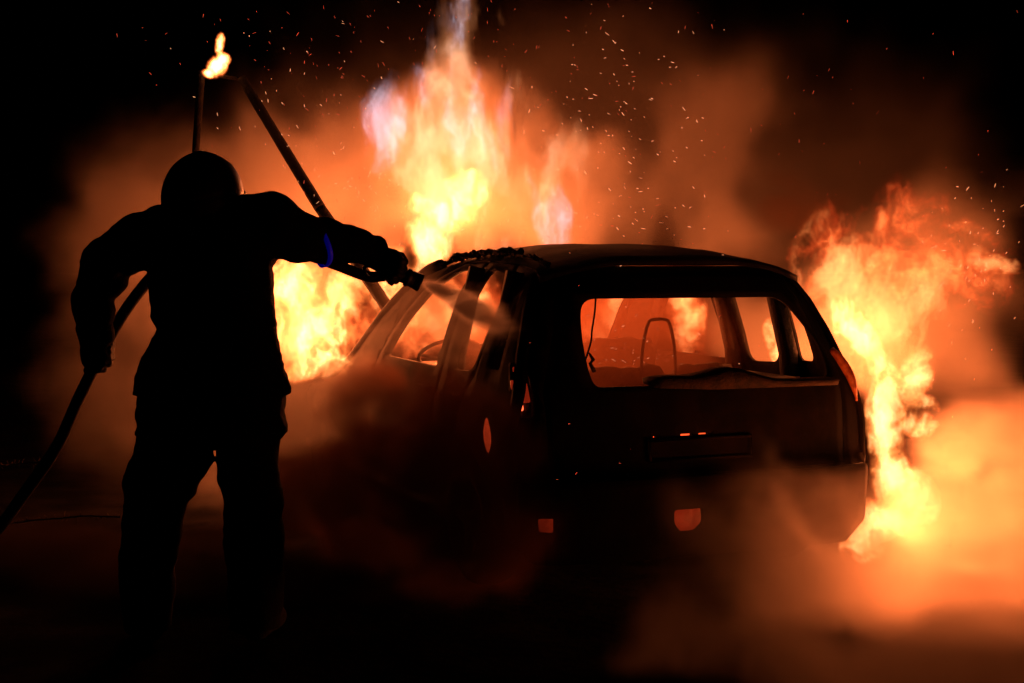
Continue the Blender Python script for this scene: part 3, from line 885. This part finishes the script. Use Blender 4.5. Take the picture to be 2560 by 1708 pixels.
def fire_mat(name, E, c0=(1, .13, .02), c1=(1, .30, .07), c2=(1, .42, .17), absorb=1.2, p=1.6, k0=.12):
    m = bpy.data.materials.new(name); m.use_nodes = True; t = m.node_tree; t.nodes.clear()
    o = t.nodes.new('ShaderNodeOutputMaterial'); v = t.nodes.new('ShaderNodeVolumePrincipled')
    a = t.nodes.new('ShaderNodeAttribute'); a.attribute_name = 'density'
    cr = t.nodes.new('ShaderNodeValToRGB'); el = cr.color_ramp.elements
    el[0].position = .05; el[0].color = (*c0, 1); el[1].position = .85; el[1].color = (*c2, 1); e = el.new(.4); e.color = (*c1, 1)
    t.links.new(a.outputs['Fac'], cr.inputs[0]); t.links.new(cr.outputs[0], v.inputs['Emission Color'])
    q = t.nodes.new('ShaderNodeMath'); q.operation = 'POWER'; q.inputs[1].default_value = p; t.links.new(a.outputs['Fac'], q.inputs[0])
    q2 = t.nodes.new('ShaderNodeMath'); q2.operation = 'MULTIPLY'; q2.inputs[1].default_value = E; t.links.new(q.outputs[0], q2.inputs[0])
    t.links.new(q2.outputs[0], v.inputs['Emission Strength'])
    v.inputs['Density'].default_value = absorb; v.inputs['Color'].default_value = (.02, .01, .005, 1)
    t.links.new(v.outputs[0], o.inputs['Volume']); return m


def smoke_mat(name, dens, col=(.7, .62, .55), aniso=.0):
    m = bpy.data.materials.new(name); m.use_nodes = True; t = m.node_tree; t.nodes.clear()
    o = t.nodes.new('ShaderNodeOutputMaterial'); v = t.nodes.new('ShaderNodeVolumePrincipled')
    v.inputs['Density'].default_value = dens; v.inputs['Color'].default_value = (*col, 1); v.inputs['Anisotropy'].default_value = aniso
    t.links.new(v.outputs[0], o.inputs['Volume']); return m


def skin_mat():
    m = bpy.data.materials.new('flame_shell'); m.use_nodes = True; t = m.node_tree; t.nodes.clear()
    o = t.nodes.new('ShaderNodeOutputMaterial'); a = t.nodes.new('ShaderNodeAddShader'); tr_ = t.nodes.new('ShaderNodeBsdfTransparent'); e = t.nodes.new('ShaderNodeEmission')
    e.inputs[0].default_value = (1, .2, .04, 1); e.inputs[1].default_value = .004
    t.links.new(tr_.outputs[0], a.inputs[0]); t.links.new(e.outputs[0], a.inputs[1]); t.links.new(a.outputs[0], o.inputs['Surface']); return m
SKIN = skin_mat()


def flame_skin(root, blobs, thr=.35, h=.04, amp=.8):  # near-clear outline shell; the visible flame is the volume
    lo = [min(b[0][i]-max(b[1], b[2], b[3]) for b in blobs) for i in range(3)]; hi = [max(b[0][i]+max(b[1], b[2], b[3]) for b in blobs) for i in range(3)]
    lo[2] = max(lo[2], .02)
    def fn(X, Y, Z):
        X2 = X+.12*vnoise(X*3, Y*3, Z*2.4); Z2 = Z+.12*vnoise(X*3+9, Y*3+4, Z*2.4)
        f = np.zeros(X.shape)
        for (c, rx, ry, rz, rot, w_) in blobs:
            dx = X2-c.x; dz = Z2-c.z; a = dx*math.cos(rot)+dz*math.sin(rot); b = -dx*math.sin(rot)+dz*math.cos(rot)
            f = np.maximum(f, w_*(1-(a/rx)**2-((Y-c.y)/ry)**2-(b/rz)**2))
        return np.maximum(thr-f-amp*.7*fbm(X*5, Y*5, Z*3.2, 2), .04-f)
    vs, fs = surfnet(fn, lo, hi, h)
    return meshobj('flame_shell', vs, fs, SKIN, root)


def fire(label, blobs, vox, m, base, skin=.35, h=.04, **kw):
    root = thing('fire', label, 'fire', base, 'fires on and around the car')
    volume('flame_glow', blobs, vox, m, parent=root, **kw)
    flame_skin(root, blobs, skin, h)
    return root


FM_HOT = fire_mat('flame_hot', 21, c1=(1, .27, .055), c2=(1, .37, .13), p=1.4)
FM_CAB = fire_mat('flame_cabin', 17, c0=(1, .08, .012), c1=(1, .18, .035), c2=(1, .28, .08), p=1.4)
FM_TORCH = fire_mat('flame_torch', 110, c1=(1, .27, .055), c2=(1, .40, .14), p=1.3)
FM_MID = fire_mat('flame_mid', 7, c0=(1, .08, .012), c1=(1, .19, .035), c2=(1, .31, .09), p=1.5)
FM_RED = fire_mat('flame_red', 8, c0=(1, .04, .006), c1=(1, .11, .02), c2=(1, .22, .05), p=1.5)
FM_CREAM = fire_mat('flame_cream', 2.9, c0=(1, .26, .08), c1=(1, .36, .14), c2=(1, .48, .25), p=1.2, absorb=.6)
FM_BLUE = fire_mat('flame_blue', 3.2, c0=(.55, .36, .42), c1=(.60, .50, .66), c2=(.8, .75, .95), p=1.3, absorb=.3)
#FIRES#
# fire against the front left of the car, right of the firefighter
YA = 8.6
A_ = [B(770, 850, YA, 150, 110, .45), B(735, 740, YA, 110, 130, .4, 0, .95), B(850, 740, YA+.1, 90, 110, .35, 15, .75), B(800, 905, YA-.1, 120, 55, .35, 0, .8), B(960, 700, YA+.2, 80, 100, .3, -25, .7), B(1000, 790, YA+.3, 80, 80, .3, 0, .5)]
fire('wide yellow-white fire burning low beside the bonnet, right of the firefighter', A_, .014, FM_HOT, (P(770, 900, YA).x, YA, 0), body=.1, core=.75, amp=1.5, thr=.08, gain=2.2, ridged=True, n1=(4.6, (1, .3, .6), 5, .5), seed=1)
# tall fire out of the windscreen
YB = 8.9
B1 = [B(1070, 620, YB, 60, 120, .3, -12), B(1120, 520, YB, 85, 90, .35), B(1160, 480, YB, 70, 60, .3, 0, .8), B(1050, 510, YB, 45, 45, .25, 0, .7)]
fire('bright yellow tongue of fire licking up from the windscreen over the roof edge', B1, .013, FM_HOT, (P(1080, 700, YB).x, YB, .9), amp=1.5, thr=.1, gain=2.2, ridged=True, n1=(5.2, (1, .3, .6), 5, .6), seed=2)
B2 = [B(1150, 420, YB, 190, 260, .5), B(1280, 450, YB+.1, 190, 240, .45, 0, .6), B(1060, 330, YB, 110, 170, .4, 0, .8), B(1130, 230, YB, 120, 130, .4, 0, .8), B(1240, 250, YB+.1, 90, 110, .35, 0, .6), B(1400, 470, YB+.2, 120, 200, .4, 0, .42), B(1145, 120, YB, 70, 240, .3, 0, .8), B(1230, 120, YB, 60, 120, .3, 0, .3)]
fire('tall pale orange column of flame rising to the top of the picture behind the roof', B2, .018, FM_CREAM, (P(1180, 650, YB).x, YB, .9), amp=2.0, thr=.30, gain=1.7, n1=(3.6, (1, .3, .34), 6, .5), seed=3, skin=.5, h=.05)
B3 = [B(975, 300, YB-.15, 75, 150, .2, -6, 1.0), B(1120, 120, YB-.15, 60, 200, .2, 0, .6), B(1180, 300, YB-.1, 130, 150, .2, 0, .5), B(1000, 280, YB-.1, 45, 120, .2, -8), B(1040, 220, YB-.1, 60, 80, .2, 0, .5), B(1140, 60, YB-.1, 30, 140, .2, 0, .8), B(1330, 480, YB-.3, 25, 150, .2, 12, .4), B(985, 360, YB-.1, 45, 90, .2, 0, .7), B(1390, 560, YB-.2, 40, 100, .2, 0, .6)]
fire('pale bluish wisp of burning gas at the left rim of the tall flame', B3, .014, FM_BLUE, (P(1000, 400, YB).x, YB-.1, 2.0), amp=2.4, thr=.34, gain=1.8, n1=(7.5, (1, .3, .22), 5, .5), seed=4, skin=.6, h=.04)
# fire on the right side of the car
YC = 7.35
C1 = [B(2145, 850, 6.98, 50, 115, .22, 28), B(2222, 1050, 6.95, 44, 165, .25, 3), B(2235, 1180, 6.88, 52, 85, .25), B(2215, 1285, 6.98, 75, 50, .3, 20), B(2290, 960, 6.95, 38, 110, .2, -12, .8), B(2300, 1060, 6.95, 45, 40, .2, 0, .6), B(2170, 1350, 6.62, 80, 35, .25, 35, .8), B(2280, 1240, 6.88, 60, 80, .3, 0, .8), B(2170, 1280, 7.0, 30, 60, .2, 0, .8), B(2320, 1010, 6.95, 30, 30, .15, 0, .5)]
fire('white-hot fire running down the right rear corner of the car to the wheel', C1, .010, FM_HOT, (P(2210, 1380, 6.95).x, 6.95, 0), amp=2.0, thr=.04, gain=3.2, ridged=True, n1=(5.6, (1, .3, .55), 5, .9), warp=.09, seed=5, h=.03)
C2 = [B(2100, 700, YC+.2, 120, 190, .35, 22), B(2200, 800, YC+.2, 130, 170, .35, 0, .85), B(2290, 740, YC+.3, 90, 130, .3, -15, .75), B(2060, 600, YC+.1, 60, 100, .25, 18, .6)]
fire('large orange and yellow fire standing above the right side windows', C2, .0115, FM_MID, (P(2150, 900, YC).x, YC+.2, .8), amp=2.2, thr=.14, gain=2.6, ridged=True, n1=(6.2, (1, .3, .42), 6, 1.0), warp=.14, seed=6)
C3 = [B(2250, 635, YC+.4, 230, 170, .35, 0, .7), B(2420, 655, YC+.5, 120, 130, .3, 0, .5), B(2030, 595, YC+.3, 90, 90, .3, 0, .5), B(2230, 625, YC+.4, 110, 100, .3, 0, .8), B(2190, 575, YC+.4, 60, 50, .25), B(2120, 595, YC+.4, 130, 90, .3, 0, .5), B(2330, 685, YC+.4, 120, 100, .3, 0, .7), B(2400, 605, YC+.5, 90, 80, .3, 0, .6), B(2300, 595, YC+.5, 60, 50, .25, 0, .6)]
fire('dull red smoky flames curling above the orange fire at the right', C3, .013, FM_RED, (P(2250, 650, YC).x, YC+.4, 1.6), amp=1.9, thr=.2, gain=1.8, ridged=True, n1=(4.8, (1, .3, .8), 5, 1.0), warp=.18, seed=7)
C4 = [B(2470, 655, YC+.4, 80, 26, .15, -18), B(2520, 670, YC+.4, 35, 22, .12, -25), B(2430, 640, YC+.4, 40, 35, .15)]
fire('small torn-off orange flame at the far right edge', C4, .012, FM_MID, (P(2470, 680, YC).x, YC+.4, 1.4), amp=1.2, thr=.0, gain=1.6, ridged=True, n1=(7, (1, .3, 1), 4, .8), warp=.06, seed=8, h=.025)
# fire on the post
YD = 8.74
D1 = [B(545, 165, YD, 34, 26, .1, 40), B(560, 148, YD, 22, 18, .08), B(551, 108, YD, 11, 34, .06, -8), B(525, 182, YD, 22, 12, .07)]
fire('small bright flame on top of the post above the firefighter', D1, .007, FM_TORCH, (P(540, 190, YD).x, YD, P(540, 190, YD).z), amp=.7, thr=.0, gain=2.5, ridged=False, n1=(9, (1, 1, .7), 4, .8), warp=.05, seed=9, h=.02)
# fire in the cabin
E1 = [BC(.80, 3.1, 1.15, .45, .3, .42), BC(.35, 3.0, 1.2, .4, .3, .4, .8), BC(1.95, 3.2, 1.15, .35, .3, .45, 1.)]
fire('orange fire behind the windscreen opening, seen through the left part of the rear window', E1, .015, FM_CAB, cw(.75, 3.0, .9), amp=1.2, thr=.15, gain=.9, ridged=True, n1=(4, (1, .3, .7), 5, .6), seed=10)
E2 = [BC(2.02, 2.25, 1.2, .14, .38, .42, .9)]
E4 = [BC(1.93, 1.02, 1.04, .10, .16, .10), BC(1.93, 1.12, 1.13, .08, .12, .12, .7)]
fire('small pointed yellow flame in the right rear side window opening', E4, .01, FM_HOT, cw(1.93, 1.05, .95), amp=1.3, thr=.05, gain=2.5, n1=(9, (1, .3, .8), 4, .8), warp=.05, seed=13, h=.02)
fire('orange flames seen through the right front window opening beyond the headrest hoop', E2, .013, FM_CAB, cw(2.15, 1.85, .8), amp=1.3, thr=.1, gain=1.2, ridged=True, n1=(7, (1, .3, .8), 4, .8), warp=.06, seed=11, h=.025)
E3 = [BC(.45, 1.9, 1.1, .3, .3, .3), BC(.3, 1.45, 1.15, .2, .25, .22, .7)]
fire('orange fire inside the cabin behind the left side windows', E3, .018, FM_CAB, cw(.45, 1.9, .8), amp=1.2, thr=.2, gain=.6, ridged=True, n1=(4, (1, .3, .7), 5, .6), seed=12)

# ------------------------------------------------------------------ light of the fires, plus lamps added for the lower-right smoke
FC = (1, .19, .045)
lamp('fire_or_fill_light', P(790, 800, 8.9), 260, FC, .25)
lamp('fire_or_fill_light', P(1110, 520, 9.1), 200, FC, .25)
lamp('fire_or_fill_light', P(1200, 350, 9.1), 60, FC, .3)
lamp('fire_or_fill_light', P(2230, 1080, 7.4), 190, FC, .2)
lamp('fire_or_fill_light', P(2230, 1290, 7.0), 90, FC, .15)
lamp('fire_or_fill_light', P(2360, 1120, 7.3), 80, FC, .3)  # added beside the flames to brighten the smoke
lamp('fire_or_fill_light', P(2250, 1330, 6.72), 60, FC, .2)
lamp('fire_or_fill_light', P(2520, 1180, 7.9), 200, FC, .3)  # no flame here, added to light the smoke from behind
lamp('fire_or_fill_light', P(2420, 1400, 6.95), 150, FC, .3)  # fill lamp added inside the smoke, no flame here
lamp('fire_or_fill_light', P(2520, 1400, 6.9), 170, FC, .3)  # fill lamp added for the smoke at the right edge
lamp('fire_or_fill_light', P(2300, 1450, 5.9), 50, FC, .25)  # added low in the smoke to brighten its near side
lamp('fire_or_fill_light', P(2500, 1510, 5.7), 45, FC, .3)  # added without a flame to brighten the smoke along the bottom
lamp('fire_or_fill_light', cw(.6, 1.7, 1.15), 80, FC, .15)
lamp('fire_or_fill_light', P(2190, 800, 7.7), 150, FC, .25)
lamp('fire_or_fill_light', P(545, 150, 8.75), 1.5, FC, .05)
lamp('fire_or_fill_light', cw(.75, 2.6, 1.15), 260, FC, .15)

# ------------------------------------------------------------------ SMOKE
def smoke(name, label, blobs, vox, dens, col=(.7, .62, .55), aniso=.0, **kw):
    o = volume(name, blobs, vox, smoke_mat(name, dens, col, aniso), mode='smoke', **kw)
    return tag(o, label, 'smoke', 'smoke', 'stuff')
smoke('smoke', 'brown smoke glowing orange behind the firefighter', [B(650, 620, 9.6, 420, 420, 1.2), B(330, 750, 9.2, 260, 450, 1.0, 0, .55), B(430, 900, 9.6, 380, 420, 1.2, 0, .8), B(420, 450, 9.8, 300, 300, 1.0, 0, .6), B(820, 480, 9.6, 350, 380, 1.2, 0, .9), B(600, 1250, 9.0, 400, 200, 1.2, 0, .5)], .06, .9, n1=(.9, (1, .45, 1), 6, .7), amp=1.6, warp=.5, seed=20)
smoke('smoke', 'pale orange smoke around the tall flame over the roof', [B(1200, 400, 9.4, 420, 380, 1.0), B(1420, 480, 9.2, 250, 320, .9, 0, .8)], .06, .9, n1=(1.1, (1, .45, .8), 6, .7), amp=1.5, warp=.5, seed=21)
smoke('smoke', 'faint red-brown smoke spread across the dark sky behind the fires', [B(1450, 380, 10.8, 1000, 620, 1.5, 0, 1.), B(2150, 450, 10.6, 600, 450, 1.2, 0, .8), B(700, 250, 10.8, 500, 350, 1.2, 0, .5)], .12, .15, n1=(.7, (1, .45, 1), 6, .6), amp=.8, warp=.6, seed=31)
smoke('smoke', 'dim brown smoke column rising above the tailgate', [B(1780, 330, 8.9, 220, 330, .8), B(1700, 560, 8.8, 300, 200, .8, 0, .8), B(1850, 600, 8.6, 250, 200, .8, 0, .6)], .06, .34, n1=(1.1, (1, .45, .7), 6, .7), amp=1.6, warp=.5, seed=22)
smoke('smoke', 'dense orange smoke billowing low at the right in front of the car corner', [B(2460, 1300, 6.8, 420, 330, .5, 0, 1.1), B(2560, 1130, 6.9, 300, 220, .5, 0, 1.2), B(2200, 1520, 5.9, 560, 330, .6, 0, 1.1), B(2480, 1560, 5.6, 420, 360, .5, 0, 1.1), B(2060, 1230, 5.8, 360, 260, .3, 15, 1.1), B(1870, 1420, 5.6, 330, 250, .35, 0, .8), B(1680, 1610, 5.2, 380, 230, .4, 0, .7), B(2150, 1690, 4.85, 560, 260, .35, 0, 1.2), B(2500, 1680, 4.8, 420, 260, .35, 0, 1.2)], .045, 3.4, n1=(1.9, (1, .45, 1), 6, .8), amp=1.15, warp=.35, seed=23)
smoke('smoke', 'orange-lit smoke in front of the left side windows of the car', [B(1080, 770, 6.55, 190, 130, .3, 0, .55), B(1040, 860, 6.8, 190, 120, .35), B(900, 960, 7.5, 200, 110, .4, 0, .9), B(1150, 800, 6.5, 90, 90, .2, 0, .6), B(790, 1040, 7.7, 190, 130, .4, 0, 1.1)], .045, 3.6, n1=(2.6, (1, .45, 1), 6, .8), amp=1.3, warp=.3, seed=28)
smoke('smoke', 'black smoke added low behind the legs of the firefighter to darken the ground', [B(650, 1450, 6.4, 800, 130, .5, 0, 1.4), B(1230, 1400, 5.6, 170, 130, .18, 0, 1.), B(150, 1380, 6.8, 400, 120, .5, 0, 1.)], .05, 6.0, (.05, .03, .02), n1=(1.6, (1, .45, 1), 6, .7), amp=1.0, warp=.3, seed=32)  # dark bank added to hide the firelit ground and wheel
smoke('smoke', 'dark red-brown smoke rolling along the left side of the car', [B(1150, 1080, 6.0, 200, 200, .3, 0, .9), B(1000, 1150, 6.4, 260, 190, .4, 20, .9), B(830, 1180, 7.0, 260, 200, .5, 15, .9), B(1120, 1330, 5.8, 330, 190, .4, 0, 1.2), B(800, 1330, 6.9, 380, 170, .6, 0, .9), B(1120, 960, 6.3, 170, 130, .25, 20, .85), B(940, 1010, 6.9, 190, 110, .3, 25, .8)], .045, 6.5, (.26, .11, .06), n1=(2.2, (1, .45, 1), 6, .8), amp=1.7, warp=.3, seed=24)
smoke('smoke', 'black smoke rising off the roof in front of the right-hand fire', [B(1960, 560, 6.9, 170, 110, .3), B(1680, 590, 7.0, 110, 130, .3, 0, .7), B(1990, 440, 7.2, 220, 60, .3, 0, .7)], .04, 4.5, (.10, .05, .03), n1=(1.8, (1, .45, 1), 6, .7), amp=.9, warp=.3, seed=25)
smoke('smoke', 'thin smoke filling the inside of the car, tinted red for the firelight', [BC(.875, 1.2, 1.0, 1.0, 1.6, .6)], .05, 1.3, (.7, .3, .17), n1=(2.2, (1, 1, 1), 4, .4), amp=.6, warp=.2, seed=26)  # red of the firelight is put into the smoke colour
smoke('smoke', 'brown smoke behind the fire at the right edge', [B(2350, 800, 8.6, 330, 330, .8), B(2120, 860, 7.8, 260, 230, .5, 0, 1.1), B(1920, 830, 8.4, 260, 200, .5, 0, 1.1), B(2250, 560, 8.4, 350, 200, .8, 0, .7)], .06, .8, n1=(1.1, (1, .45, .8), 6, .7), amp=.9, warp=.5, seed=27)
wsp = volume('water_spray', [(Vector(T(1100, 727, 5.90)), .12, .05, .035, R(-26), 1.2), (Vector(T(1150, 752, 5.93)), .20, .07, .07, R(-28), 1.), (Vector(T(1210, 788, 5.97)), .24, .10, .13, R(-30), .6)], .008, smoke_mat('water_spray', 45, (.92, .88, .86), .3), mode='smoke', n1=(7, (.5, .5, 2.2), 4, .2), amp=.5, warp=.004, seed=30)
tag(wsp, 'fan of water spray leaving the nozzle towards the side windows', 'water spray', None, 'stuff')

# ------------------------------------------------------------------ SPARKS
def sparks(name, label, m, zones, seed):
    r = random.Random(seed); gs = []
    for (px, py, sx, sy, n, Y0, Y1, lean) in zones:
        for _ in range(n):
            c = P(r.gauss(px, sx), r.gauss(py, sy), r.uniform(Y0, Y1))
            if c.z < .1: continue
            a = R(r.gauss(lean, 28)); L_ = r.uniform(.0025, .011)*r.choice((.6, 1, 1, 1.3)); k = c.y/8
            d = Vector((math.cos(a), r.uniform(-.4, .4), math.sin(a))).normalized()*L_*k
            wd = r.uniform(.0006, .0013)*k
            gs.append(tube_geo([c-d, c, c+d], [wd*.5, wd, wd*.5], 4))
    o = meshobj(name, *join(*gs), m, None, False); tag(o, label, 'sparks', None, 'stuff')
sparks('sparks', 'shower of tiny bright sparks drifting over the roof and the flames', M['spark'], [
    (1560, 380, 110, 190, 150, 7.5, 9, -30), (1300, 300, 250, 250, 30, 7.5, 9, 100), (800, 300, 170, 180, 70, 7, 8.4, 110), (960, 500, 70, 100, 60, 7, 8.4, 60), (1500, 600, 160, 60, 40, 6.5, 7.5, 10), (1560, 880, 120, 55, 60, 7.0, 7.8, 20), (2440, 640, 60, 90, 70, 7, 7.6, 60), (2300, 900, 110, 160, 30, 7, 7.6, 80)], 5)
sparks('sparks', 'faint red sparks drifting high in the smoke', M['spark_dim'], [(1560, 300, 190, 250, 80, 7.5, 9.4, -30), (800, 330, 230, 210, 100, 7, 9, 110), (1050, 120, 260, 120, 120, 7.5, 9, 95), (2000, 350, 300, 250, 60, 7, 9, 80), (1650, 900, 170, 60, 60, 7.0, 7.8, 20), (1500, 1100, 120, 200, 8, 5.7, 5.8, 20)], 6)
